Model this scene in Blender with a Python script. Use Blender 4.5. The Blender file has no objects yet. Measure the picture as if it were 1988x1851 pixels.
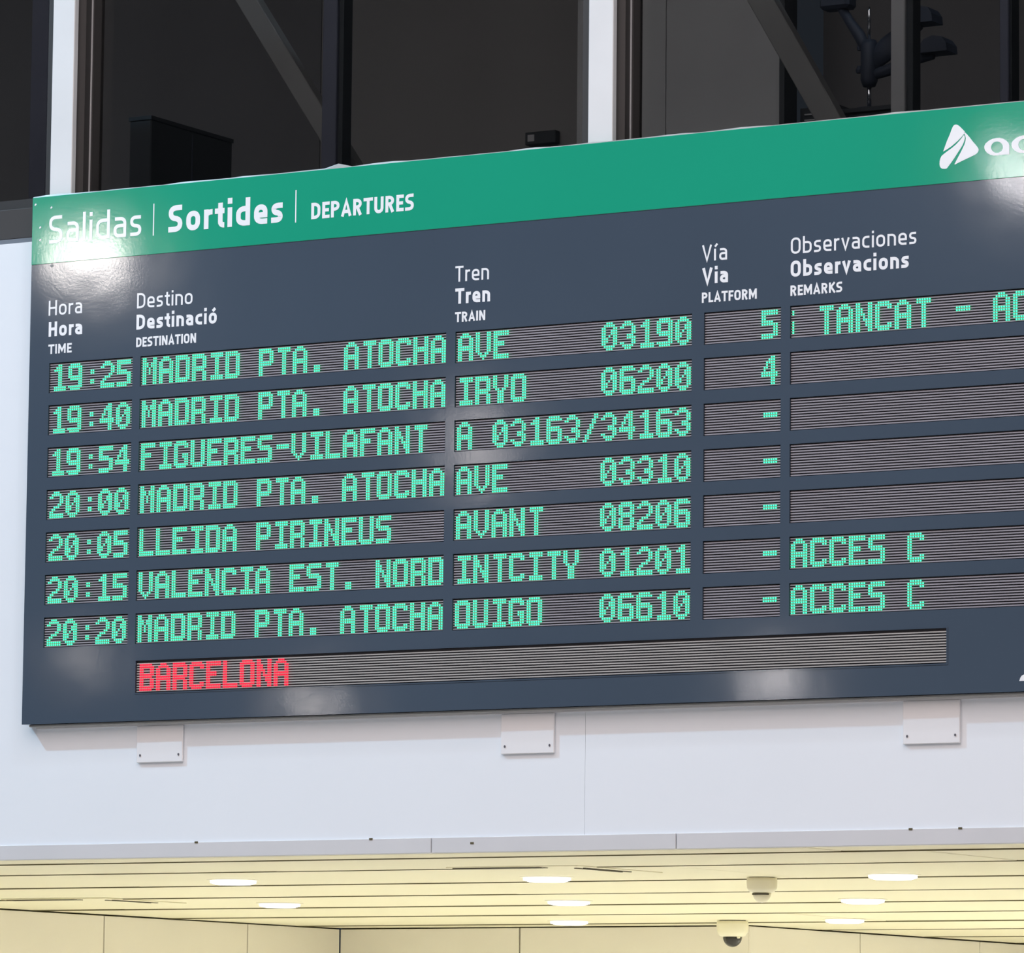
import bpy, bmesh, math, random
from mathutils import Vector, Matrix
random.seed(7)
S = bpy.context.scene
COL = S.collection

# ------------------------------------------------------------------ camera, world, lights, exposure
FPX = 9866.66
yaw, pitch, roll = 0.53446, 0.11896, 0.01012
fw = Vector((-math.sin(yaw) * math.cos(pitch), math.cos(yaw) * math.cos(pitch), math.sin(pitch)))
rt = Vector((math.cos(yaw), math.sin(yaw), 0))
up = rt.cross(fw)
r2 = rt * math.cos(roll) + up * math.sin(roll)
u2 = -rt * math.sin(roll) + up * math.cos(roll)
cd = bpy.data.cameras.new('camera')
cam = bpy.data.objects.new('camera', cd)
COL.objects.link(cam)
cam.matrix_world = Matrix(((r2.x, u2.x, -fw.x, 13.34261), (r2.y, u2.y, -fw.y, -20.01048),
                           (r2.z, u2.z, -fw.z, 1.60071), (0, 0, 0, 1)))
cd.sensor_fit = 'HORIZONTAL'
cd.sensor_width = 36.0
cd.lens = FPX / 1988 * 36.0
cd.clip_start = 0.5
cd.clip_end = 400
S.camera = cam

wd = bpy.data.worlds.new('world')
S.world = wd
wd.use_nodes = True
wd.node_tree.nodes['Background'].inputs[0].default_value = (0.62, 0.72, 0.9, 1)
wd.node_tree.nodes['Background'].inputs[1].default_value = 0.03


def area(name, loc, target, w, h, power, color, spread=180):
    l = bpy.data.lights.new(name, 'AREA')
    l.shape = 'RECTANGLE'
    l.size, l.size_y = w, h
    l.energy = power
    l.color = color
    l.spread = math.radians(spread)
    o = bpy.data.objects.new(name, l)
    COL.objects.link(o)
    o.location = loc
    d = (Vector(target) - Vector(loc)).normalized()
    o.rotation_euler = d.to_track_quat('-Z', 'Y').to_euler()
    return o


# hall ceiling light field, and one strong floodlight that throws the board's shadow
area('hall_ceiling_panels', (5, -12, 13), (5, -9.5, 0), 26, 16, 3230, (1.0, 0.86, 0.83))
area('hall_floodlight', (-12.0, -7.6, 17.0), (1.5, 0, 4.0), 0.40, 0.40, 2180, (0.39, 0.74, 1.0))
area('hall_floodlight', (6.5, -5.2, 17.5), (1.5, 0, 4.0), 0.45, 0.45, 260, (0.7, 0.85, 1.0))
# luminaires of the hall that the glossy board mirrors, and three added lamps
area('mirrored_lamp', (-9.51, -12.06, 7.98), (-0.9, 0, 5.55), 0.40, 0.24, 27, (1, .93, .88))
area('mirrored_lamp', (-2.12, -13.40, 8.26), (4.05, 0, 5.6), 0.24, 0.20, 12, (1, .95, .96))
area('mirrored_lamp', (-6.35, -12.75, 6.40), (1.3, 0, 4.5), 0.20, 0.55, 7, (1, .90, .85))
area('mirrored_lamp', (-4.06, -13.25, 4.57), (2.8, 0, 3.4), 0.12, 0.26, 6, (1, .92, .9))  # added, like the next two, for small glints that dents would give
area('mirrored_lamp', (-9.57, -12.18, 4.86), (-0.9, 0, 3.6), 0.13, 0.20, 1.7, (1, .90, .84))
area('mirrored_lamp', (-7.9, -12.9, 4.50), (0.2, 0, 3.4), 0.24, 0.14, 4, (1, .90, .84))
S.view_settings.view_transform = 'Standard'
S.view_settings.look = 'None'
S.view_settings.exposure = 0.0
S.view_settings.gamma = 1.0
S.view_settings.use_curve_mapping = False


# ------------------------------------------------------------------ materials
def lin(c):
    return tuple((x / 255 / 12.92) if x / 255 <= .04045 else ((x / 255 + .055) / 1.055) ** 2.4 for x in c)


def mat(name, color, rough=0.6, metal=0.0, noise=0.0, nscale=4.0, bump=0.0, bscale=20.0, spec=0.5,
        wave=0.0, wscale=1.0, coat=0.0):
    m = bpy.data.materials.new(name)
    m.use_nodes = True
    nt = m.node_tree
    b = nt.nodes['Principled BSDF']
    b.inputs['Base Color'].default_value = (*color, 1)
    b.inputs['Roughness'].default_value = rough
    b.inputs['Metallic'].default_value = metal
    b.inputs['Specular IOR Level'].default_value = spec
    b.inputs['Coat Weight'].default_value = coat
    b.inputs['Coat Roughness'].default_value = 0.08
    tc = nt.nodes.new('ShaderNodeTexCoord')
    if noise:
        n = nt.nodes.new('ShaderNodeTexNoise')
        n.inputs['Scale'].default_value = nscale
        n.inputs['Detail'].default_value = 5
        nt.links.new(tc.outputs['Object'], n.inputs['Vector'])
        mx = nt.nodes.new('ShaderNodeMix')
        mx.data_type = 'RGBA'
        mx.inputs[6].default_value = (*[c * (1 - noise) for c in color], 1)
        mx.inputs[7].default_value = (*[min(1, c * (1 + noise)) for c in color], 1)
        nt.links.new(n.outputs['Fac'], mx.inputs[0])
        nt.links.new(mx.outputs[2], b.inputs['Base Color'])
    last = None
    for amt, sc, dist in ((wave, wscale, 0.05), (bump, bscale, 0.002)):
        if amt:
            n = nt.nodes.new('ShaderNodeTexNoise')
            n.inputs['Scale'].default_value = sc
            n.inputs['Detail'].default_value = 2 if dist > .01 else 6
            nt.links.new(tc.outputs['Object'], n.inputs['Vector'])
            bp = nt.nodes.new('ShaderNodeBump')
            bp.inputs['Strength'].default_value = amt
            bp.inputs['Distance'].default_value = dist
            nt.links.new(n.outputs['Fac'], bp.inputs['Height'])
            if last:
                nt.links.new(last.outputs['Normal'], bp.inputs['Normal'])
            last = bp
    if last:
        nt.links.new(last.outputs['Normal'], b.inputs['Normal'])
        if coat:
            nt.links.new(last.outputs['Normal'], b.inputs['Coat Normal'])
    return m


def emis(name, color, strength=1.0):
    m = bpy.data.materials.new(name)
    m.use_nodes = True
    nt = m.node_tree
    nt.nodes.clear()
    e = nt.nodes.new('ShaderNodeEmission')
    e.inputs[0].default_value = (*color, 1)
    e.inputs[1].default_value = strength
    o = nt.nodes.new('ShaderNodeOutputMaterial')
    nt.links.new(e.outputs[0], o.inputs[0])
    return m


def glass(name, tint, ior=1.45):
    m = bpy.data.materials.new(name)
    m.use_nodes = True
    nt = m.node_tree
    nt.nodes.clear()
    t = nt.nodes.new('ShaderNodeBsdfTransparent')
    t.inputs[0].default_value = (*tint, 1)
    g = nt.nodes.new('ShaderNodeBsdfGlossy')
    g.inputs['Roughness'].default_value = 0.02
    f = nt.nodes.new('ShaderNodeFresnel')
    f.inputs[0].default_value = ior
    mx = nt.nodes.new('ShaderNodeMixShader')
    o = nt.nodes.new('ShaderNodeOutputMaterial')
    nt.links.new(f.outputs[0], mx.inputs[0])
    nt.links.new(t.outputs[0], mx.inputs[1])
    nt.links.new(g.outputs[0], mx.inputs[2])
    nt.links.new(mx.outputs[0], o.inputs[0])
    return m


M_wall = mat('white_wall_paint', (.82, .87, .92), 0.7, noise=.025, nscale=1.3, bump=.15, bscale=9)
M_trim = mat('grey_edge_trim', (.66, .67, .69), 0.6, noise=.06, nscale=2.5)
M_slate = mat('slate_blue_panel', (.062, .088, .124), 0.09, noise=.12, nscale=.7, bump=.035, bscale=70,
              wave=.022, wscale=2.2, spec=.55)
M_green = mat('green_header_vinyl', (.014, .35, .215), 0.085, noise=.08, nscale=.8, bump=.035, bscale=70,
              wave=.022, wscale=2.2, spec=.5)
M_print = mat('white_lettering', (.90, .94, .98), 0.16)
M_alu = mat('aluminium_edge', (.34, .35, .34), 0.45, metal=.3, noise=.2, nscale=9)
M_dark = mat('dark_backing', (.055, .055, .065), 0.6)
M_fin = mat('grey_louvre_fin', (.31, .30, .34), 0.55, noise=.16, nscale=5)
M_fin2 = mat('pale_louvre_fin', (.42, .41, .40), 0.5, noise=.14, nscale=5)
M_ledg = emis('green_led', (.045, 1.0, .37), 2.6)
M_ledr = emis('red_led', (1.0, .014, .036), 2.8)
M_bracket = mat('white_bracket_paint', (.82, .83, .85), 0.6)
M_screw = mat('grey_screw', (.10, .10, .12), 0.5)
M_mull = mat('white_mullion_paint', (.74, .76, .77), 0.6, noise=.10, nscale=2.2)
M_frame = mat('dark_window_frame', (.030, .028, .028), 0.5, noise=.1, nscale=3)
M_frame2 = mat('brown_window_rail', (.045, .040, .039), 0.55, noise=.1, nscale=3)
M_sill = mat('blue_grey_sill', (.16, .18, .21), 0.5)
M_glass = glass('window_glass', (.80, .82, .83))
M_beam = mat('grey_beam_paint', (.27, .27, .262), 0.7, noise=.12, nscale=2)
M_postb = mat('blue_grey_post_paint', (.125, .135, .185), 0.7, noise=.1, nscale=2)
M_postg = mat('warm_grey_post_paint', (.42, .42, .43), 0.7, noise=.1, nscale=2)
M_room = mat('dark_room_wall', (.135, .135, .138), 0.9, noise=.15, nscale=1)
M_room2 = mat('brown_grey_room_wall', (.22, .215, .21), 0.9, noise=.12, nscale=1)
M_roomp = mat('grey_room_partition', (.42, .43, .44), 0.9, noise=.15, nscale=1.2)
M_navy = mat('dark_navy_plastic', (.04, .05, .075), 0.6)
M_black = mat('black_cabinet', (.035, .042, .048), 0.7)
M_chrome = mat('chrome_pole', (.85, .87, .9), 0.15, metal=1)
M_ceil = mat('cream_ceiling_panel', (.82, .77, .57), 0.6, noise=.04, nscale=.7)
M_cjoint = mat('olive_joint_strip', (.13, .11, .045), 0.6)
M_cwall = mat('cream_wall_panel', (.83, .78, .69), 0.6, noise=.04, nscale=.6)
M_cvoid = mat('dark_joint_void', (.10, .085, .04), 0.9)
M_diff = emis('lit_diffuser', (1.0, .98, .93), 3.0)
M_rim = mat('cream_lamp_rim', (.80, .74, .58), 0.4)
M_camw = mat('cream_camera_housing', (.85, .80, .62), 0.35)
M_camd = mat('smoked_camera_dome', (.022, .018, .016), 0.12)
M_slot = mat('dark_slot', (.07, .06, .035), 0.8)
M_floor = mat('pale_stone_floor', (.50, .45, .42), 0.5, noise=.1, nscale=.5)


# ------------------------------------------------------------------ mesh helpers
class MB:
    def __init__(s):
        s.v, s.f = [], []

    def box(s, x0, x1, y0, y1, z0, z1):
        n = len(s.v)
        s.v += [(x0, y0, z0), (x1, y0, z0), (x1, y1, z0), (x0, y1, z0), (x0, y0, z1), (x1, y0, z1), (x1, y1, z1), (x0, y1, z1)]
        s.f += [tuple(n + i for i in q) for q in ((0, 3, 2, 1), (4, 5, 6, 7), (0, 1, 5, 4), (1, 2, 6, 5), (2, 3, 7, 6), (3, 0, 4, 7))]
        return s

    def quad(s, a, b, c, d):
        n = len(s.v)
        s.v += [a, b, c, d]
        s.f.append((n, n + 1, n + 2, n + 3))
        return s

    def lathe(s, prof, c=(0, 0, 0), seg=32):
        n = len(s.v)
        for r, z in prof:
            for i in range(seg):
                a = 2 * math.pi * i / seg
                s.v.append((c[0] + r * math.cos(a), c[1] + r * math.sin(a), c[2] + z))
        for k in range(len(prof) - 1):
            for i in range(seg):
                j = (i + 1) % seg
                s.f.append((n + k * seg + i, n + k * seg + j, n + (k + 1) * seg + j, n + (k + 1) * seg + i))
        s.f.append(tuple(n + i for i in range(seg - 1, -1, -1)))
        m = n + (len(prof) - 1) * seg
        s.f.append(tuple(m + i for i in range(seg)))
        return s

    def bar(s, a, b, w, d, side=(0, 1, 0)):
        """box beam from a to b, w wide across the wall plane, d deep along side"""
        a, b = Vector(a), Vector(b)
        t = (b - a).normalized()
        y = Vector(side)
        x = t.cross(y).normalized()
        n = len(s.v)
        for p in (a, b):
            for sx, sy in ((-1, -1), (1, -1), (1, 1), (-1, 1)):
                s.v.append(tuple(p + x * w / 2 * sx + y * d / 2 * sy))
        s.f += [tuple(n + i for i in q) for q in ((0, 1, 2, 3), (7, 6, 5, 4), (0, 4, 5, 1), (1, 5, 6, 2), (2, 6, 7, 3), (3, 7, 4, 0))]
        return s

    def prism(s, pts, y0, y1):
        """outline in X,Z pushed from y0 to y1"""
        n = len(s.v)
        k = len(pts)
        for y in (y0, y1):
            s.v += [(p[0], y, p[1]) for p in pts]
        s.f.append(tuple(n + i for i in range(k)))
        s.f.append(tuple(n + k + i for i in range(k - 1, -1, -1)))
        for i in range(k):
            j = (i + 1) % k
            s.f.append((n + i, n + k + i, n + k + j, n + j))
        return s

    def mesh(s, name, m, smooth=False, bevel=0):
        me = bpy.data.meshes.new(name)
        me.from_pydata(s.v, [], s.f)
        bm = bmesh.new()
        bm.from_mesh(me)
        bmesh.ops.recalc_face_normals(bm, faces=bm.faces)
        if bevel:
            bmesh.ops.bevel(bm, geom=[e for e in bm.edges], offset=bevel, segments=1, affect='EDGES', profile=.5)
        bm.to_mesh(me)
        bm.free()
        me.materials.append(m)
        if smooth:
            for p in me.polygons:
                p.use_smooth = True
        return me

    def build(s, name, m, parent=None, smooth=False, bevel=0, loc=None):
        return link(name, s.mesh(name, m, smooth, bevel), parent, loc)


def link(name, me, parent=None, loc=None):
    o = bpy.data.objects.new(name, me)
    COL.objects.link(o)
    if parent:
        o.parent = parent
    if loc:
        o.location = loc
    return o


def struct(o):
    o['kind'] = 'structure'
    return o


def empty(name, loc=(0, 0, 0)):
    o = bpy.data.objects.new(name, None)
    o.empty_display_size = .1
    COL.objects.link(o)
    o.location = loc
    return o


def tag(o, label, cat, group=None):
    o['label'] = label
    o['category'] = cat
    if group:
        o['group'] = group
    return o


# ------------------------------------------------------------------ setting: hall floor, white fascia wall, windows
floor = struct(MB().box(-40, 40, -45, 30, -.1, 0).build('floor', M_floor))

WY = .07                                   # front plane of the white wall
wall = struct(empty('wall_front'))
for a, b in ((-9, -4.4), (-4.395, 1.858), (1.8595, 7.9), (7.902, 9)):
    MB().box(a, b, WY, .45, 2.72, 5.70).build('wall_panel', M_wall, wall)
MB().box(-9, 9, WY + .01, .44, 2.73, 5.69).build('core', M_trim, wall)

trim = struct(empty('trim_1'))
for a, b in ((-9, 1.047), (1.052, 2.337), (2.342, 9)):
    MB().box(a, b, WY - .012, .112, 2.656, 2.727).build('edge_strip', M_trim, trim, bevel=.002)

for x, z in ((-.26, 2.727), (.72, 2.727), (1.27, 2.70), (3.51, 2.727), (3.75, 2.727)):
    MB().box(x - .009, x + .009, WY - .014, WY - .011, z - .006, z + .003).build('chip', M_cvoid, trim)

# painted mullions + dark frames + panes, three bays
bays = [(-4.256, -1.207), (-1.076, 1.845), (1.976, 4.897), (5.028, 7.949)]
ZT = 8.6
for i, (a, b) in enumerate(bays):
    w = struct(empty('window_%d' % (i + 1)))
    # white mullion on the right-hand side of the bay
    MB().box(b, b + .131, WY, .105, 5.70, ZT).build('mullion', M_mull, w, bevel=.003)
    MB().box(a, b, .10, .16, 5.70, 5.728).build('sill', M_sill, w)
    MB().box(a, b, .105, .20, 5.728, 5.88).build('bottom_rail', M_frame2, w, bevel=.004)
    MB().box(a, b, .135, .25, 5.88, 5.93).build('glazing_bead', M_frame, w)
    # left jamb (its reveal faces the camera), in two steps
    j = MB()
    j.box(a, a + .045, .105, .155, 5.88, ZT)
    j.box(a, a + .06, .155, .24, 5.88, ZT)
    j.build('jamb', M_frame, w)
    MB().box(a + .045, a + .052, .150, .155, 5.93, ZT).build('jamb_bead', M_postg, w)
    MB().box(b - .05, b, .105, .25, 5.88, ZT).build('jamb', M_frame, w)
    MB().box(a, b, .105, .25, ZT - .12, ZT).build('top_rail', M_frame, w)
    MB().box(a + .05, b - .05, .215, .223, 5.92, ZT - .1).build('pane', M_glass, w)

CZ0 = 2.70
# upper room behind the glass
room = struct(empty('wall_rear'))
MB().box(-9, -1.78, 3.4, 3.5, 5.6, 9.2).build('wall_panel', M_room, room)
MB().box(-1.775, .62, 3.4, 3.5, 5.6, 9.2).build('wall_panel', M_room2, room)
MB().box(.64, 1.33, 3.0, 3.1, 5.6, 9.2).build('wall_panel', M_roomp, room)
MB().box(.10, .635, 3.0, 3.1, 5.6, 9.2).build('wall_panel', M_roomp, room)
MB().box(1.33, 1.36, 2.96, 3.1, 5.6, 9.2).build('edge_strip', M_black, room)
MB().box(1.36, 9, 3.4, 3.5, 5.6, 9.2).build('wall_panel', M_room, room)
struct(MB().box(-2.6, 9, 15.4, 15.5, 0, CZ0).build('wall_far', M_cwall))
struct(MB().box(-9, 9, .45, 3.5, 5.5, 5.6).build('floor_upper', M_room))
struct(MB().box(-9, 9, .10, 3.5, 9.2, 9.3).build('ceiling_upper', M_room))
struct(MB().box(-9.1, -9, .10, 3.5, 5.5, 9.3).build('wall_left_upper', M_room))
struct(MB().box(9, 9.1, .10, 3.5, 5.5, 9.3).build('wall_right_upper', M_room))

BY = 1.35                                  # bracing plane inside the room


def brace(x0, z0, x1, z1, w, label):
    dx, dz = x1 - x0, z1 - z0
    a = (x0 - dx * 4, BY, z0 - dz * 4)
    b = (x1 + dx * .35, BY, z1 + dz * .35)
    # clip lower end to the room floor
    t = (5.62 - a[2]) / (b[2] - a[2])
    if b[2] < 5.62:
        b = (a[0] + (b[0] - a[0]) * t, BY, 5.62)
    if a[2] > 9.15:
        s = (9.15 - b[2]) / (a[2] - b[2])
        a = (b[0] + (a[0] - b[0]) * s, BY, 9.15)
    e = empty('diagonal_brace', (b[0], BY, b[2]))
    o = MB().bar(Vector(a) - e.location, Vector(b) - e.location, w, .08).build('beam', M_beam, e, bevel=.004)
    m = MB().box(-.16, .16, -.09, .09, -.02, .012)
    m.build('foot_plate', M_beam, e)
    tag(e, label, 'beam', 'grey diagonal braces behind the windows')


brace(-.900, 7.12, -.285, 6.22, .105, 'grey diagonal steel brace behind the middle window bay')
brace(2.080, 6.82, 2.435, 6.225, .120, 'grey diagonal steel brace behind the right window bay, over the remarks column')


def post(x0, x1, y, m, label, edge=None):
    xc = (x0 + x1) / 2
    e = empty('steel_post', (xc, y, 5.6))
    h = (x1 - x0) / 2
    MB().box(-h, h, -.05, .05, 0, 3.6).build('shaft', m, e, bevel=.004)
    MB().box(-h - .05, h + .05, -.09, .09, 0, .015).build('foot_plate', m, e)
    if edge:
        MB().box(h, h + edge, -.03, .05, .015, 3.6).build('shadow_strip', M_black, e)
    tag(e, label, 'post', 'steel posts behind the windows')


post(-.285, -.20, 1.15, M_postb, 'blue-grey steel post crossing in front of the left diagonal brace', .028)
post(2.892, 2.965, 1.15, M_postg, 'lighter grey steel post in front of the dark multi-armed stand', .034)
post(3.455, 3.50, 1.15, M_postb, 'narrow blue-grey steel post at the right edge of the right window bay', .008)
post(-2.09, -1.98, 1.15, M_postb, 'blue-grey steel post seen just left of the left white mullion')

# dark cabinet, small sign box, counter and stand in the upper room
e = empty('cabinet', (-2.02, 2.395, 5.6))
MB().box(-.07, .07, -.39, .39, 0, 1.10).build('body', M_black, e, bevel=.006)
MB().box(-.074, .074, -.395, .395, 1.10, 1.12).build('top', M_black, e)
MB().box(.07, .074, -.004, .004, .05, 1.08).build('door_gap', M_navy, e)
tag(e, 'black cabinet in the dark room behind the middle window bay', 'cabinet')

e = empty('wall_box', (-.33, 3.4, 6.685))
MB().box(-.095, .095, -.05, 0, -.034, .034).build('body', M_black, e, bevel=.003)
MB().box(-.075, -.035, -.056, -.05, -.018, .018).build('button', M_postg, e)
tag(e, 'small dark box with a grey square, on the rear wall near the right white mullion', 'box')

e = empty('counter', (2.60, 1.62, 5.6))
MB().box(-.12, .16, -.14, .14, 0, .645).build('body', M_black, e, bevel=.004)
MB().box(-.15, .18, -.16, .16, .645, .665).build('top', M_black, e)
tag(e, 'low black counter under the dark multi-armed stand', 'counter')
e = empty('slatted_box', (1.30, 3.22, 5.6))
MB().box(.07, .30, -.1, .1, 0, 1.05).build('body', M_black, e)
for k in range(3):
    MB().box(.10, .27, -.112, -.1, .95 + k * .03, .957 + k * .03).build('slat', M_roomp, e)
tag(e, 'black slatted box at the foot of the right diagonal brace', 'box')

SX, SY, SZ = 2.55, 1.56, 6.265
st = empty('multi_armed_stand', (SX, SY, SZ))
MB().lathe([(.011, .01), (.011, .15)], seg=14).build('pole', M_chrome, st, smooth=True)
MB().lathe([(.008, .33), (.009, .49), (.004, .51)], seg=14).build('pole', M_chrome, st, smooth=True)
MB().lathe([(.07, 0), (.07, .010), (.025, .018)], seg=24).build('base', M_navy, st)
MB().lathe([(.030, .12), (.042, .15), (.042, .32), (.034, .345)], seg=24).build('hub', M_navy, st, smooth=True)


def arm(pts, w, name='arm'):
    m = MB()
    ring = []
    for k, p in enumerate(pts):
        t = (Vector(pts[min(k + 1, len(pts) - 1)]) - Vector(pts[max(k - 1, 0)])).normalized()
        side = Vector((-t.z, 0, t.x))
        n0 = len(m.v)
        for j in range(12):
            a = 2 * math.pi * j / 12
            m.v.append(tuple(Vector(p) + side * math.cos(a) * w[k] / 2 + Vector((0, 1, 0)) * math.sin(a) * .024))
        ring.append(n0)
    for r0, r1 in zip(ring[:-1], ring[1:]):
        for j in range(12):
            m.f.append((r0 + j, r0 + (j + 1) % 12, r1 + (j + 1) % 12, r1 + j))
    m.f.append(tuple(ring[0] + j for j in range(12)))
    m.f.append(tuple(ring[-1] + j for j in range(11, -1, -1)))
    return m.build(name, M_navy, st, smooth=True)


arm([(0, 0, .27), (-.05, 0, .37), (-.10, 0, .44), (-.15, 0, .52)], [.05, .062, .05, .045])
MB().box(-.25, -.09, -.05, .05, .512, .60).build('arm_head', M_navy, st, bevel=.015)
arm([(0, 0, .22), (.10, 0, .30), (.18, 0, .36), (.27, 0, .40)], [.09, .12, .10, .06])
arm([(0, 0, .17), (.10, 0, .19), (.22, 0, .225), (.34, 0, .24)], [.05, .06, .055, .04])
dome = [(-.08, 0), (-.075, .035), (-.05, .065), (0, .08), (.05, .07), (.075, .04), (.08, 0)]
MB().prism([(x * .95 + .365, z + .245) for x, z in dome], -.06, .06).build('arm_head', M_navy, st)
MB().prism([(x * .8 + .30, z + .395) for x, z in dome], -.06, .06).build('arm_head', M_navy, st)
MB().lathe([(.012, 0), (.016, .015), (.008, .035)], (-.050, 0, .30), 12).build('knob', M_navy, st)
MB().lathe([(.012, 0), (.016, .015), (.008, .035)], (-.055, 0, .19), 12).build('knob', M_navy, st)
tag(st, 'dark navy stand with splayed arms on a chrome pole behind the right window', 'stand')

# ------------------------------------------------------------------ lower concourse: ceiling and cream walls
CZ = 2.656
ceil = struct(empty('ceiling'))
rows = [.115, .47, 1.56, 3.05, 4.59, 6.12, 7.66, 9.21, 10.75, 12.29, 13.83, 15.4]
pm = {}
for r, (y0, y1) in enumerate(zip(rows[:-1], rows[1:])):
    off = (-1.14, -.78, 1.46)[r % 3]
    xs = [-5.62] + sorted(off + 4.11 * k for k in range(-3, 4) if -5.0 < off + 4.11 * k < 8.5) + [9.0]
    for a, b in zip(xs[:-1], xs[1:]):
        if y0 > 9.3 and b < -2.2:
            continue
        a2 = max(a, -2.39) if y0 > 9.3 else a
        dz = random.uniform(-.0015, .0015)
        MB().box(a2 + .004, b - .004, y0 + .006, y1 - .006, CZ + dz, CZ + .03).build('ceiling_panel', M_ceil, ceil, bevel=.0015)
    if r:
        x0 = -2.39 if y0 > 9.3 else -5.62
        hgt = (.0045, .0060, .0050, .0065)[r % 4]
        MB().box(x0, 9, y0 - .008, y0 + .008, CZ - hgt, CZ + .02).build('joint_strip', M_cjoint, ceil)
MB().box(-5.7, 9, .115, 15.4, CZ + .035, CZ + .06).build('deck', M_cvoid, ceil)
# underside of the fascia wall is closed by the deck
MB().box(-9, 9, .07, .45, 2.70, 2.72).build('soffit', M_cvoid, ceil)


def wallpanels(name, segs, fixed, axis, sign):
    w = struct(empty(name))
    for a, b in segs:
        m = MB()
        if axis == 'x':                    # panel lies in a plane of constant X and runs along Y
            m.box(fixed - .025, fixed, a + .006, b - .006, 0.02, CZ - .009)
        else:
            m.box(a + .006, b - .006, fixed, fixed + .025, 0.02, CZ - .009)
        m.build('wall_panel', M_cwall, w, bevel=.0015)
    a, b = segs[0][0], segs[-1][1]
    if axis == 'x':
        MB().box(fixed - .06, fixed - .026, a + .03, b, 0, CZ + .03).build('backing', M_cvoid, w)
    else:
        MB().box(a, b, fixed + .026, fixed + .06, 0, CZ + .03).build('backing', M_cvoid, w)
    return w


wallpanels('wall_left', [(.45, 1.9), (1.9, 3.57), (3.57, 5.24), (5.24, 6.90), (6.90, 8.57), (8.57, 9.72)], -5.60, 'x', 1)
wallpanels('wall_back', [(-5.60, -4.16), (-4.16, -2.405)], 9.72, 'y', 1)
wallpanels('wall_right', [(9.72, 11.34), (11.34, 13.25), (13.25, 15.3)], -2.40, 'x', 1)


# downlights
def downlight(x, y, label):
    e = empty('ceiling_light', (x, y, CZ))
    R = .122
    MB().lathe([(R + .018, 0), (R + .018, -.003), (R + .004, -.006), (R + .002, 0)], seg=36).build('rim', M_rim, e)
    MB().lathe([(R, 0), (R, -.018), (R - .03, -.027), (.02, -.029)], seg=36).build('diffuser', M_diff, e, smooth=True)
    tag(e, label, 'ceiling light', 'round ceiling lights of the lower concourse')
    l = bpy.data.lights.new('concourse_lamp', 'AREA')
    l.shape = 'DISK'
    l.size = .2
    l.energy = 38
    l.color = (.90, 1, .90)
    l.spread = math.radians(125)
    o = bpy.data.objects.new('concourse_lamp', l)
    COL.objects.link(o)
    o.location = (x, y, CZ - .035)


downlight(-1.608, 2.40, 'lit round ceiling light at the left, nearer of the left pair')
downlight(-3.307, 5.45, 'lit round ceiling light at the left, farther of the left pair')
downlight(.211, 2.567, 'lit round ceiling light, nearest of the middle row, beside the slot vent')
downlight(-1.376, 5.55, 'lit round ceiling light, second of the middle row')
downlight(-3.183, 8.694, 'lit round ceiling light, farthest of the middle row, close to the back wall')
downlight(2.069, 2.800, 'lit round ceiling light, nearest of the right row')
downlight(.422, 5.750, 'lit round ceiling light, second of the right row')
downlight(-1.253, 8.837, 'lit round ceiling light, farthest of the right row, right of the camera dome')
# the same grid goes on outside the frame, with three lamps added for wall_right
for x, y in ((2.2, 5.8), (4.0, 3.0), (4.2, 6.0), (.5, 8.8), (2.4, 8.9), (4.4, 9.0), (-3.4, 2.4), (-4.6, 5.0), (-4.8, 8.2), (6.0, 4.5), (6.4, 9.0), (.8, 11), (1.2, 12.2), (1.6, 13.6), (3, 12), (5, 12)):
    l = bpy.data.lights.new('concourse_lamp', 'AREA')
    l.shape = 'DISK'
    l.size = .2
    l.energy = 95 if 10 < y and x < 2 else 38  # stronger ones are unseen lamps added to brighten the right wall
    l.color = (.90, 1, .90)
    l.spread = math.radians(125)
    o = bpy.data.objects.new('concourse_lamp', l)
    COL.objects.link(o)
    o.location = (x, y, CZ - .035)


def vent(x, y, label):
    e = empty('air_vent', (x, y, CZ))
    MB().box(-.03, .72, -.05, .80, -.006, 0).build('frame', M_ceil, e, bevel=.002)
    for k in range(2):
        MB().box(.0, .49, -.035 + k * .06, -.005 + k * .06, -.0095, -.006).build('slot', M_slot, e)
    for k in range(2):
        MB().box(.60 + k * .05, .615 + k * .05, .12, .58, -.0095, -.006).build('slot', M_slot, e)
    tag(e, label, 'vent', 'slotted air vents in the lower ceiling')


vent(.361, 1.42, 'cream slotted ceiling vent in front of the middle row of lights')
vent(-4.56, 4.45, 'cream slotted ceiling vent at the far left')


def seccam(x, y, s, label, dark=True):
    e = empty('security_camera', (x, y, CZ))
    MB().lathe([(.085 * s, 0), (.085 * s, -.006 * s)], seg=32).build('mount_ring', M_slot, e)
    MB().lathe([(.100 * s, -.006 * s), (.103 * s, -.03 * s), (.100 * s, -.075 * s), (.082 * s, -.102 * s), (.066 * s, -.106 * s)],
               seg=36).build('housing', M_camw, e, smooth=True)
    prof = [(.062 * math.cos(a) * s, (-.106 - .066 * math.sin(a)) * s) for a in [i * math.pi / 2 / 8 * .97 for i in range(9)]]
    MB().lathe(prof, seg=32).build('dome', M_camd if dark else M_camw, e, smooth=True)
    if not dark:
        for k in range(5):
            a = -2.1 + k * .38
            m = MB().box(-.013, .013, -.004, .004, -.004, .004)
            o = m.build('slot', M_slot, e)
            o.location = (.061 * math.cos(a) * s, .061 * math.sin(a) * s, -.115 * s)
            o.rotation_euler = (0, 0, a + math.pi / 2)
    else:
        MB().lathe([(.006, 0), (.012, -.004), (.012, -.014), (.006, -.018)], (.058 * s, -.028 * s, -.100 * s), 12).build('latch', M_camw, e)
    tag(e, label, 'camera')


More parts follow.
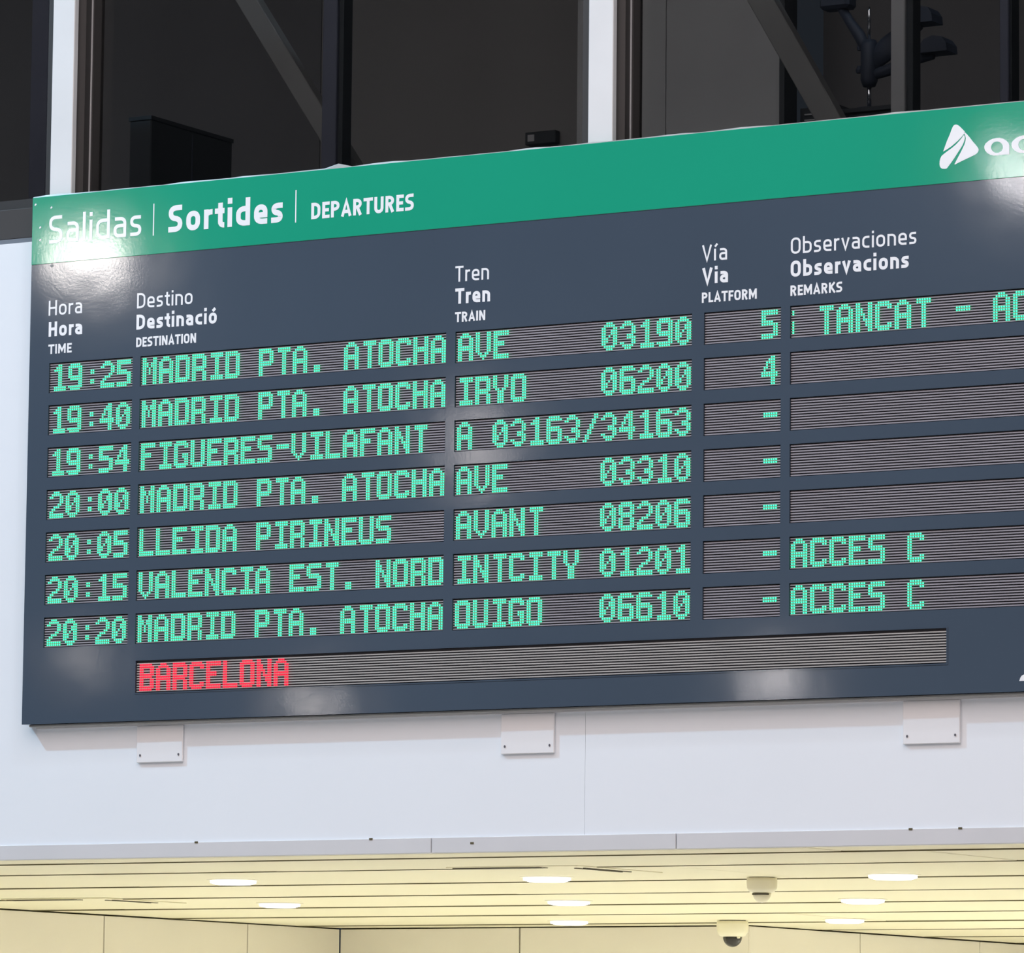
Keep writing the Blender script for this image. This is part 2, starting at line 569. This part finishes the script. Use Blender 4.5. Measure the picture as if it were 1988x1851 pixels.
seccam(-2.064, 8.85, 1.0, 'cream dome camera with dark smoked dome, hanging by the back wall corner')
seccam(1.280, 2.90, .76, 'small cream dome camera with dark slots, nearer the board, left of the right lights', dark=False)

# ------------------------------------------------------------------ the departure board
BX0, BX1, BZ0, BZ1, HZ = -1.255, 5.70, 3.309, 5.903, 5.569
board = empty('departure_board', (BX0, 0, BZ0))
tag(board, 'large dark departure board with green header and green LED rows', 'departure board')
BO = Vector((BX0, 0, BZ0))


def part(mb, name, m, parent=board, **k):
    """geometry is given in world coordinates; parts sit in the board's own frame"""
    off = BO if parent is board else BO
    mb.v = [(v[0] - BO.x, v[1] - BO.y, v[2] - BO.z) for v in mb.v]
    return mb.build(name, m, parent, **k)


P = .012
RP = .20809
Z1 = 5.06
cols = {'time': (-1.136, -.640), 'dest': (-.596, 1.134), 'train': (1.184, 2.437), 'plat': (2.499, 2.891), 'rem': (2.937, 5.42)}
order = ['time', 'dest', 'train', 'plat', 'rem']
rowsZ = []
for r in range(7):
    top = Z1 - r * RP
    rowsZ.append((top - 10 * P - .0125, top + .0150))
msg = (-.588, 3.712, 3.443, 3.598)
# face plate with openings: vertical strips in each row, full strips between
holes = []
for z0, z1 in rowsZ:
    for k in order:
        holes.append((cols[k][0], cols[k][1], z0, z1))
holes.append(msg)
fm = MB()


def strip(x0, x1, z0, z1):
    fm.quad((x0, 0, z0), (x1, 0, z0), (x1, 0, z1), (x0, 0, z1))


zs = HZ
for z0, z1 in rowsZ:
    strip(BX0, BX1, z1, zs)
    xs = BX0
    for k in order:
        strip(xs, cols[k][0], z0, z1)
        xs = cols[k][1]
    strip(xs, BX1, z0, z1)
    zs = z0
strip(BX0, BX1, msg[3], zs)
strip(BX0, msg[0], msg[2], msg[3])
strip(msg[1], BX1, msg[2], msg[3])
strip(BX0, BX1, BZ0, msg[2])
for x0, x1, z0, z1 in holes:
    d = .0145
    fm.quad((x0, 0, z0), (x0, 0, z1), (x0, d, z1), (x0, d, z0))
    fm.quad((x1, 0, z0), (x1, d, z0), (x1, d, z1), (x1, 0, z1))
    fm.quad((x0, 0, z0), (x0, d, z0), (x1, d, z0), (x1, 0, z0))
    fm.quad((x0, 0, z1), (x1, 0, z1), (x1, d, z1), (x0, d, z1))
# case sides
fm.quad((BX0, 0, BZ0), (BX0, 0, HZ), (BX0, WY, HZ), (BX0, WY, BZ0))
fm.quad((BX1, 0, BZ0), (BX1, WY, BZ0), (BX1, WY, HZ), (BX1, 0, HZ))
fm.quad((BX0, 0, BZ0), (BX0, WY, BZ0), (BX1, WY, BZ0), (BX1, 0, BZ0))
fm.v = [(v[0] - BO.x, v[1], v[2] - BO.z) for v in fm.v]
face = link('face_panel', bpy.data.meshes.new('face_panel'), board)
face.data.from_pydata(fm.v, [], fm.f)
face.data.materials.append(M_slate)

part(MB().box(BX0 + .01, BX1 - .01, .030, WY - .002, BZ0 + .004, BZ1 - .01), 'case', M_dark)
part(MB().box(BX0, BX1, -.003, WY - .001, HZ, BZ1), 'header_band', M_green, bevel=.0015)
# slightly buckled pale edge along the top, rail along the bottom
m = MB()
n = 90
pv = []
for i in range(n + 1):
    x = BX0 + (BX1 - BX0) * i / n
    h = .004 + .0045 * max(0, math.sin(i * .9) * math.sin(i * .37 + 1)) + (.018 if abs(x - .50) < .05 else 0) + random.uniform(0, .002)
    pv.append((x, BZ1 - .002, BZ1 + h))
for (xa, za, ha), (xb, zb, hb) in zip(pv[:-1], pv[1:]):
    m.quad((xa, .0, za), (xb, .0, zb), (xb, .004, hb), (xa, .004, ha))
    m.quad((xa, .004, ha), (xb, .004, hb), (xb, .045, hb), (xa, .045, ha))
part(m, 'top_edge', M_alu)
part(MB().box(BX0 + .03, BX1, .018, .050, BZ0 - .012, BZ0 - .001), 'bottom_rail', M_alu, bevel=.002)
part(MB().box(BX0 + .05, BX1, .050, WY - .001, BZ0 - .020, BZ0 - .001), 'mounting_batten', M_trim)

# brackets with two screws each
for x0, x1, zb in ((-.614, -.348, 3.112), (1.419, 1.701, 3.104), (3.472, 3.749, 3.098)):
    bm_ = MB().box(x0, x1, WY - .014, WY - .002, zb, BZ0 - .021)
    br = part(bm_, 'bracket', M_bracket, bevel=.0025)
    for sx in (x0 + .022, x1 - .022):
        s_ = MB()
        seg = 10
        pts = [(sx + .0045 * math.cos(2 * math.pi * i / seg), zb + .035 + .006 * math.sin(2 * math.pi * i / seg)) for i in range(seg)]
        s_.prism(pts, WY - .017, WY - .0135)
        part(s_, 'screw', M_screw, br)

# ------------------------------------------------------------------ LED displays
G = {
    '0': '..111.. .11111. 11...11 11..111 11..111 11.1.11 111..11 111..11 11...11 .11111. ..111..',
    '1': '...11.. ..111.. .1111.. ...11.. ...11.. ...11.. ...11.. ...11.. ...11.. .111111 .111111',
    '2': '..111.. .11111. 11...11 .....11 .....11 ....11. ..111.. .11.... 11..... 1111111 1111111',
    '3': '..111.. .11111. 11...11 .....11 .....11 ...111. ...1111 .....11 11...11 .11111. ..111..',
    '4': '....11. ...111. ..1111. ..1.11. .11.11. .1..11. 1111111 1111111 ....11. ....11. ....11.',
    '5': '1111111 1111111 11..... 11..... 11111.. 1111111 .....11 .....11 .....11 1111111 11111..',
    '6': '.11111. 1111111 11..... 11..... 111111. 1111111 11...11 11...11 11...11 1111111 .11111.',
    '8': '.11111. 1111111 11...11 11...11 1111111 .11111. 11...11 11...11 11...11 1111111 .11111.',
    '9': '.11111. 1111111 11...11 11...11 11...11 1111111 .111111 .....11 .....11 1111111 .11111.',
    ':': '....... ....... ....... ...11.. ...11.. ....... ....... ...11.. ...11.. ....... .......',
    '.': '....... ....... ....... ....... ....... ....... ....... ....... ..111.. ..111.. ..111..',
    '-': '....... ....... ....... ....... .111111 .111111 ....... ....... ....... ....... .......',
    '/': '.....11 .....11 ....11. ....11. ...11.. ...11.. ..11... ..11... .11.... .11.... 11.....',
    'A': '..111.. .11111. 11...11 11...11 11...11 1111111 1111111 11...11 11...11 11...11 11...11',
    'B': '111111. 1111111 11...11 11...11 1111111 111111. 11...11 11...11 11...11 1111111 111111.',
    'C': '.11111. 1111111 11...11 11..... 11..... 11..... 11..... 11..... 11...11 1111111 .11111.',
    'D': '111111. 1111111 11...11 11...11 11...11 11...11 11...11 11...11 11...11 1111111 111111.',
    'E': '1111111 1111111 11..... 11..... 11111.. 11111.. 11..... 11..... 11..... 1111111 1111111',
    'F': '1111111 1111111 11..... 11..... 11111.. 11111.. 11..... 11..... 11..... 11..... 11.....',
    'G': '.11111. 1111111 11...11 11..... 11..... 11..111 11..111 11...11 11...11 1111111 .11111.',
    'H': '11...11 11...11 11...11 11...11 1111111 1111111 11...11 11...11 11...11 11...11 11...11',
    'I': '.111111 .111111 ...11.. ...11.. ...11.. ...11.. ...11.. ...11.. ...11.. .111111 .111111',
    'L': '11..... 11..... 11..... 11..... 11..... 11..... 11..... 11..... 11..... 1111111 1111111',
    'M': '11...11 11...11 111.111 111.111 11.1.11 11.1.11 11.1.11 11...11 11...11 11...11 11...11',
    'N': '11...11 11...11 111..11 111..11 1111.11 11.1.11 11.1111 11..111 11..111 11...11 11...11',
    'O': '.11111. 1111111 11...11 11...11 11...11 11...11 11...11 11...11 11...11 1111111 .11111.',
    'P': '111111. 1111111 11...11 11...11 11...11 1111111 111111. 11..... 11..... 11..... 11.....',
    'R': '111111. 1111111 11...11 11...11 11...11 1111111 111111. 11...11 11...11 11...11 11...11',
    'S': '.111111 1111111 11..... 11..... 111111. .111111 .....11 .....11 .....11 1111111 111111.',
    'T': '.111111 .111111 ...11.. ...11.. ...11.. ...11.. ...11.. ...11.. ...11.. ...11.. ...11..',
    'U': '11...11 11...11 11...11 11...11 11...11 11...11 11...11 11...11 11...11 1111111 .11111.',
    'V': '11...11 11...11 11...11 11...11 11...11 11...11 11...11 11...11 .11.11. ..111.. ...1...',
    'Y': '11...11 11...11 11...11 11...11 11...11 .11.11. ..111.. ..111.. ..111.. ..111.. ..111..',
    'i': '....... 1...... 1...... ....... ....... 1...... 1...... 1...... 1...... 1...... .......',
}
bm = bmesh.new()
bmesh.ops.create_icosphere(bm, subdivisions=1, radius=1)
icoV = [tuple(v.co) for v in bm.verts]
icoF = [tuple(v.index for v in f.verts) for f in bm.faces]
bm.free()
LEDM = {}


def led_mesh(ch, col):
    key = (ch, col)
    if key not in LEDM:
        v, f = [], []
        for r, line in enumerate(G[ch].split()):
            for c, on in enumerate(line):
                if on == '1':
                    n = len(v)
                    R = .0044 if col == 'g' else .0049
                    v += [(c * P + x * R, y * R, -r * P + z * R) for x, y, z in icoV]
                    f += [tuple(n + i for i in q) for q in icoF]
        me = bpy.data.meshes.new('led_character')
        me.from_pydata(v, [], f)
        me.materials.append(M_ledg if col == 'g' else M_ledr)
        LEDM[key] = me
    return LEDM[key]


def led(ch, col, e, loc):
    o = link('led_character', led_mesh(ch, col), e, loc)
    o['kind'] = 'stuff'                    # its dots are too small to pick apart
    return o


def display(x0, x1, z0, z1, ztop, text='', tx=0., col='g', fin=M_fin, nf=12):
    e = part(MB().box(x0 + .0005, x1 - .0005, 0.0140, .028, z0 + .0005, z1 - .0005), 'display_panel', M_dark)
    m = MB()
    for k in range(nf):
        zc = ztop + P / 2 - k * P
        m.box(x0 + .003, x1 - .003, .0055, .0140, zc - .0028, zc + .0028)
    lo = part(m, 'louvre', fin, e)
    lo['kind'] = 'stuff'
    for i, ch in enumerate(text):
        if ch != ' ':
            led(ch, col, e, (tx + i * 8 * P - BO.x, .0048, ztop - BO.z))
    return e


XT, XD, XN, XR = -1.1148, -.5793, 1.9689 - 64 * P, 2.9479
data = [
    ('19:25', 'MADRID PTA. ATOCHA', 'AVE     03190', '5', None),
    ('19:40', 'MADRID PTA. ATOCHA', 'IRYO    06200', '4', ''),
    ('19:54', 'FIGUERES-VILAFANT', 'A 03163/34163', '-', ''),
    ('20:00', 'MADRID PTA. ATOCHA', 'AVE     03310', '-', ''),
    ('20:05', 'LLEIDA PIRINEUS', 'AVANT   08206', '-', ''),
    ('20:15', 'VALENCIA EST. NORD', 'INTCITY 01201', '-', 'ACCES C'),
    ('20:20', 'MADRID PTA. ATOCHA', 'OUIGO   06610', '-', 'ACCES C'),
]
for r, row in enumerate(data):
    z0, z1 = rowsZ[r]
    zt = Z1 - r * RP
    display(*cols['time'], z0, z1, zt, row[0], XT)
    display(*cols['dest'], z0, z1, zt, row[1], XD)
    display(*cols['train'], z0, z1, zt, row[2], XN)
    display(*cols['plat'], z0, z1, zt, row[3], 2.795)
    e = display(*cols['rem'], z0, z1, zt, row[4] or '', XR)
    if r == 0:
        led('i', 'g', e, (2.951 - BO.x, .0048, zt - BO.z))
        for i, ch in enumerate('TANCAT - ACCES C TANCAT'):
            if ch != ' ':
                led(ch, 'g', e, (3.076 + i * 8 * P - BO.x, .0048, zt - BO.z))
ztm = 3.577
me_ = display(*msg, ztm, 'BARCELONA', -.563, 'r', M_fin2)
fr = MB()
for a in ((msg[0] - .006, msg[1] + .006, msg[2] - .006, msg[2]), (msg[0] - .006, msg[1] + .006, msg[3], msg[3] + .004),
          (msg[1], msg[1] + .006, msg[2], msg[3]), (msg[0] - .006, msg[0], msg[2], msg[3])):
    fr.box(a[0], a[1], -.002, .003, a[2], a[3])
part(fr, 'bezel', M_slate, me_)

# ------------------------------------------------------------------ printed lettering (flat print on the face)
def rp(pts, closed=False, r0=0.0):
    """polyline with rounded corners; a third value on a point is its corner radius"""
    out = []
    n = len(pts)
    for i, q in enumerate(pts):
        p = Vector((q[0], q[1]))
        r = q[2] if len(q) > 2 else r0
        if (not closed and i in (0, n - 1)) or r <= 0:
            out.append(p)
            continue
        a = Vector(pts[i - 1][:2]) - p
        c = Vector(pts[(i + 1) % n][:2]) - p
        ra, rc = min(r, a.length * .49 if i > 1 or closed else a.length * .95), min(r, c.length * .49 if i < n - 2 or closed else c.length * .95)
        A, Cc = p + a.normalized() * ra, p + c.normalized() * rc
        for k in range(7):
            t = k / 6
            w = .84
            d0, d1, d2 = (1 - t) ** 2, 2 * t * (1 - t) * w, t * t
            out.append((A * d0 + p * d1 + Cc * d2) / (d0 + d1 + d2))
    return out, closed


def glyph(ch, p):
    i = p / 2
    X = .73

    def c(*a, **k):
        return rp(list(a), **k)
    g = {
        'o': (.50, [c((i, i, .21), (.50 - i, i, .21), (.50 - i, X - i, .21), (i, X - i, .21), closed=True)]),
        'a': (.46, [c((.05, X - i), (.46 - i, X - i, .17), (.46 - i, 0)), c((.46 - i, X * .57), (i, X * .57, .14), (i, i, .14), (.46 - i, i))]),
        'b': (.50, [c((i, 0), (i, 1.04)), c((i, X - i), (.50 - i, X - i, .2), (.50 - i, i, .2), (i, i))]),
        'c': (.42, [c((.40, X - i), (i, X - i, .2), (i, i, .2), (.40, i))]),
        'd': (.50, [c((.50 - i, 0), (.50 - i, 1.04)), c((.50 - i, X - i), (i, X - i, .2), (i, i, .2), (.50 - i, i))]),
        'e': (.48, [c((.45, i), (i, i, .2), (i, X - i, .2), (.48 - i, X - i, .18), (.48 - i, X * .46 - i)), c((i, X * .46), (.48 - i * 1.2, X * .46))]),
        'i': (p, [c((i, 0), (i, X)), c((i, X + .13), (i, X + .15 + p))]),
        '\u00ed': (p + .06, [c((i, 0), (i, X)), c((i, X + .12), (i + .13, X + .30))]),
        'l': (p, [c((i, 0), (i, 1.04))]),
        'n': (.48, [c((i, 0), (i, X)), c((i, X - i), (.48 - i, X - i, .2), (.48 - i, 0))]),
        'r': (.30, [c((i, 0), (i, X)), c((i, X - .22), (i + .03, X - i, .14), (.30, X - i))]),
        's': (.41, [c((.38, X - i), (i, X - i, .14), (i, X * .53, .12), (.41 - i, X * .47, .12), (.41 - i, i, .14), (.02, i))]),
        't': (.31, [c((.08 + i, X + .2), (.08 + i, i, .14), (.31, i)), c((0, X - i), (.31, X - i))]),
        'v': (.46, [c((i * .8, X), (.23, i * .6), (.46 - i * .8, X))]),
        '\u00f3': (.50, [c((i, i, .21), (.50 - i, i, .21), (.50 - i, X - i, .21), (i, X - i, .21), closed=True), c((.24, X + .10), (.38, X + .28))]),
        'S': (.50, [c((.46, 1 - i), (i, 1 - i, .18), (i, .53, .16), (.50 - i, .47, .16), (.50 - i, i, .18), (.02, i))]),
        'D': (.54, [c((i, 0), (i, 1)), c((i, 1 - i), (.54 - i, 1 - i, .27), (.54 - i, i, .27), (i, i))]),
        'E': (.42, [c((.42, 1 - i), (i, 1 - i), (i, i), (.42, i)), c((i, .5), (.38, .5))]),
        'F': (.42, [c((.42, 1 - i), (i, 1 - i), (i, 0)), c((i, .49), (.38, .49))]),
        'P': (.50, [c((i, 0), (i, 1)), c((i, 1 - i), (.50 - i, 1 - i, .2), (.50 - i, .40 + i, .2), (i, .40 + i))]),
        'R': (.52, [c((i, 0), (i, 1)), c((i, 1 - i), (.50 - i, 1 - i, .2), (.50 - i, .40 + i, .2), (i, .40 + i)), c((.26, .46), (.52 - i, 0))]),
        'A': (.58, [c((i * .8, 0), (.29, 1 - i * .7), (.58 - i * .8, 0)), c((.14, .29), (.44, .29))]),
        'T': (.50, [c((0, 1 - i), (.50, 1 - i)), c((.25, 0), (.25, 1 - i))]),
        'U': (.54, [c((i, 1), (i, i, .24), (.54 - i, i, .24), (.54 - i, 1))]),
        'H': (.54, [c((i, 0), (i, 1)), c((.54 - i, 0), (.54 - i, 1)), c((i, .51), (.54 - i, .51))]),
        'M': (.68, [c((i, 0), (i, 1)), c((.68 - i, 0), (.68 - i, 1)), c((i * 1.2, 1 - i), (.34, .30), (.68 - i * 1.2, 1 - i))]),
        'I': (p, [c((i, 0), (i, 1))]),
        'N': (.56, [c((i, 0), (i, 1)), c((.56 - i, 0), (.56 - i, 1)), c((i * 1.2, 1 - i * .6), (.56 - i * 1.2, i * .6))]),
        'V': (.56, [c((i * .8, 1), (.28, i * .6), (.56 - i * .8, 1))]),
        'O': (.56, [c((i, i, .25), (.56 - i, i, .25), (.56 - i, 1 - i, .25), (i, 1 - i, .25), closed=True)]),
        'K': (.52, [c((i, 0), (i, 1)), c((i, .44), (.52 - i * .6, 1)), c((i + .10, .55), (.52 - i * .4, 0))]),
        'L': (.40, [c((i, 1), (i, i), (.40, i))]),
    }
    return g[ch]


def lettering(text, x0, x1, zb, cap, p, y=0.0, gap=.17):
    """flat print drawn with a pen of width p (in capital heights) between x0 and x1"""
    strokes = []
    x = 0
    for ch in text:
        w, st_ = glyph(ch, p)
        for pts, cl in st_:
            strokes.append(([q + Vector((x, 0)) for q in pts], cl))
        x += w + gap
    tot = x - gap
    sx = (x1 - x0) / tot
    m = MB()
    for k, (pts, cl) in enumerate(strokes):
        P_ = []
        for q in pts:
            v = Vector((q.x * sx / cap, q.y))
            if not P_ or (v - P_[-1]).length > 1e-4:
                P_.append(v)
        if cl and (P_[0] - P_[-1]).length < 1e-4:
            P_.pop()
        n = len(P_)
        Lf, Rt = [], []
        for i in range(n):
            a = P_[i - 1] if (i or cl) else None
            b = P_[(i + 1) % n] if (i < n - 1 or cl) else None
            da = (P_[i] - a).normalized() if a is not None else None
            db = (b - P_[i]).normalized() if b is not None else None
            if da is None:
                da = db
            if db is None:
                db = da
            t = (da + db).normalized()
            nn = Vector((-t.y, t.x))
            cs = max(.45, nn.dot(Vector((-da.y, da.x))))
            Lf.append(P_[i] + nn * (p / 2 / cs))
            Rt.append(P_[i] - nn * (p / 2 / cs))
        yf = y - .0008 - (k % 3) * .00004
        b0 = len(m.v)
        for q in Lf + Rt:
            m.v.append((x0 + q.x * cap, yf, zb + q.y * cap))
        for q in Lf + Rt:
            m.v.append((x0 + q.x * cap, y, zb + q.y * cap))
        for i in range(n if cl else n - 1):
            j = (i + 1) % n
            m.f.append((b0 + i, b0 + n + i, b0 + n + j, b0 + j))
            m.f.append((b0 + i, b0 + j, b0 + 2 * n + j, b0 + 2 * n + i))
            m.f.append((b0 + n + i, b0 + 3 * n + i, b0 + 3 * n + j, b0 + n + j))
        if not cl:
            for i in (0, n - 1):
                m.f.append((b0 + i, b0 + 2 * n + i, b0 + 3 * n + i, b0 + n + i))
    return part(m, 'lettering', M_print)


HY = -.0032
lettering('Salidas', -1.153, -.600, 5.667, .137, .125, HY, .11)
lettering('Sortides', -.447, .220, 5.668, .131, .20, HY, .075)
lettering('DEPARTURES', .375, .952, 5.668, .079, .20, HY, .055)
for x in (-.5305, .2895):
    part(MB().box(x - .003, x + .003, HY - .0008, HY, 5.660, 5.817), 'divider_line', M_print)
for t, xa, xb in (('Hora', -1.147, -.945), ('Destino', -.622, -.296), ('Tren', 1.180, 1.364), ('V\u00eda', 2.487, 2.617), ('Observaciones', 2.939, 3.566)):
    lettering(t, xa, xb, 5.310, .074, .13, 0, .105)
for t, xa, xb in (('Hora', -1.146, -.940), ('Destinaci\u00f3', -.625, -.152), ('Tren', 1.181, 1.373), ('Via', 2.487, 2.624), ('Observacions', 2.937, 3.530)):
    lettering(t, xa, xb, 5.206, .073, .20, 0, .065)
for t, xa, xb in (('TIME', -1.143, -1.003), ('DESTINATION', -.623, -.271), ('TRAIN', 1.181, 1.347), ('PLATFORM', 2.486, 2.770), ('REMARKS', 2.937, 3.200)):
    lettering(t, xa, xb, 5.120, .047, .20, 0, .045)

# emblem and wordmark at the right of the header


def outline(pts, name, m=M_print, y=HY, parent=board, holes_=None):
    b = bmesh.new()
    loops = [pts] + (holes_ or [])
    ed = []
    for lp in loops:
        vs = [b.verts.new((p[0] - BO.x, y, p[1] - BO.z)) for p in lp]
        for i in range(len(vs)):
            ed.append(b.edges.new((vs[i], vs[(i + 1) % len(vs)])))
    bmesh.ops.triangle_fill(b, edges=ed, use_beauty=True)
    g = bmesh.ops.extrude_face_region(b, geom=list(b.faces))
    for v in [q for q in g['geom'] if isinstance(q, bmesh.types.BMVert)]:
        v.co.y -= .0008
    bmesh.ops.recalc_face_normals(b, faces=b.faces)
    me = bpy.data.meshes.new(name)
    b.to_mesh(me)
    b.free()
    me.materials.append(m)
    return link(name, me, parent)


E_A = [(3.6975, 5.7121), (3.7036, 5.7273), (3.7159, 5.7577), (3.7293, 5.7846), (3.7367, 5.8031), (3.7428, 5.816), (3.7477, 5.8235), (3.7538, 5.8274), (3.7611, 5.8279), (3.7689, 5.8252), (3.777, 5.8191), (3.7904, 5.8058), (3.8014, 5.7945), (3.805, 5.7881), (3.8006, 5.7834), (3.7965, 5.7799), (3.788, 5.7706), (3.7684, 5.7536), (3.7513, 5.7412), (3.7367, 5.7312), (3.7146, 5.7196)]
E_C = [(3.8021, 5.7913), (3.8148, 5.7783), (3.8294, 5.7614), (3.844, 5.7422), (3.8549, 5.73), (3.8646, 5.718), (3.8695, 5.7097), (3.8702, 5.703), (3.867, 5.6954), (3.8597, 5.6886), (3.8512, 5.6844), (3.8318, 5.6771), (3.7903, 5.6627), (3.7659, 5.6535), (3.7574, 5.6498), (3.7525, 5.6502), (3.7611, 5.6652), (3.7708, 5.6812), (3.7818, 5.6993), (3.7916, 5.7164), (3.8014, 5.7346), (3.8062, 5.7488), (3.808, 5.7621), (3.8055, 5.7735), (3.8014, 5.7833)]
E_B = [(3.7989, 5.7781), (3.8031, 5.7697), (3.8031, 5.7603), (3.8001, 5.7493), (3.7916, 5.7321), (3.7818, 5.7184), (3.7684, 5.7004), (3.7513, 5.6772), (3.7342, 5.6562), (3.7183, 5.6385), (3.7134, 5.6342), (3.7061, 5.6339), (3.6926, 5.6355), (3.6857, 5.6405), (3.6816, 5.6472), (3.6796, 5.6563), (3.6803, 5.6697), (3.684, 5.6829), (3.6901, 5.6932), (3.7048, 5.7036), (3.7195, 5.7125), (3.7415, 5.7252), (3.7611, 5.7392), (3.7757, 5.7525), (3.788, 5.7649)]
W_a = [(4.0184, 5.6724), (4.0185, 5.7126), (4.0148, 5.7241), (4.004, 5.735), (3.9895, 5.7446), (3.9726, 5.7496), (3.9557, 5.7508), (3.9363, 5.7483), (3.9193, 5.7413), (3.9035, 5.7303), (3.8982, 5.7207), (3.8974, 5.7118), (3.9011, 5.7003), (3.912, 5.6871), (3.9265, 5.678), (3.9434, 5.6732), (3.9604, 5.6718), (3.9846, 5.6735)]
W_ah = [(3.9878, 5.7067), (3.9864, 5.6989), (3.9823, 5.6921), (3.976, 5.687), (3.968, 5.684), (3.9592, 5.6835), (3.9504, 5.6855), (3.9424, 5.6898), (3.9361, 5.6961), (3.932, 5.7036), (3.9306, 5.7116), (3.9321, 5.7195), (3.9361, 5.7263), (3.9425, 5.7314), (3.9504, 5.7344), (3.9593, 5.7349), (3.9681, 5.7329), (3.976, 5.7285), (3.9823, 5.7223), (3.9864, 5.7148)]
TR = [(4.0603, 3.3545), (4.0649, 3.3673), (4.071, 3.3768), (4.0816, 3.3814), (4.1011, 3.383), (4.1294, 3.3847), (4.1364, 3.3699), (4.1392, 3.3553)]
emb = empty('emblem')
emb.parent = board
for q in (E_A, E_C, E_B):
    outline(q, 'emblem_leaf', parent=emb)
outline(W_a, 'wordmark_letter', holes_=[W_ah])
dx = .1315                                 # the following d repeats the bowl of the a with a tall stem
Wd = [(x + dx, z) for x, z in W_a]
outline(Wd, 'wordmark_letter', holes_=[[(x + dx, z) for x, z in W_ah]])
part(MB().box(W_a[0][0] + dx - .026, W_a[0][0] + dx, HY - .0008, HY, W_a[0][1] + .01, W_a[0][1] + .125), 'wordmark_letter', M_print)
part(MB().box(4.185, 4.211, HY - .0008, HY, 5.672, 5.752), 'wordmark_letter', M_print)
part(MB().box(4.235, 4.261, HY - .0008, HY, 5.672, 5.79).box(4.222, 4.29, HY - .0008, HY, 5.728, 5.748).box(4.235, 4.285, HY - .0008, HY, 5.778, 5.80), 'wordmark_letter', M_print)
outline(TR, 'corner_emblem', y=0.0)
# a stray fixing hole near the top left
part(MB().prism([(-1.132 + .011 * math.cos(i * .785), 5.557 + .008 * math.sin(i * .785)) for i in range(8)], -.0005, .001), 'fixing_hole', M_alu)
for x, z in ((-1.236, 5.868), (-1.205, 5.752), (-1.203, 5.690), (-1.14, 5.846)):
    part(MB().prism([(x + .006 * math.cos(i * .9), z + .006 * math.sin(i * 1.05)) for i in range(6)], -.0042, -.0031), 'scuff', M_print)
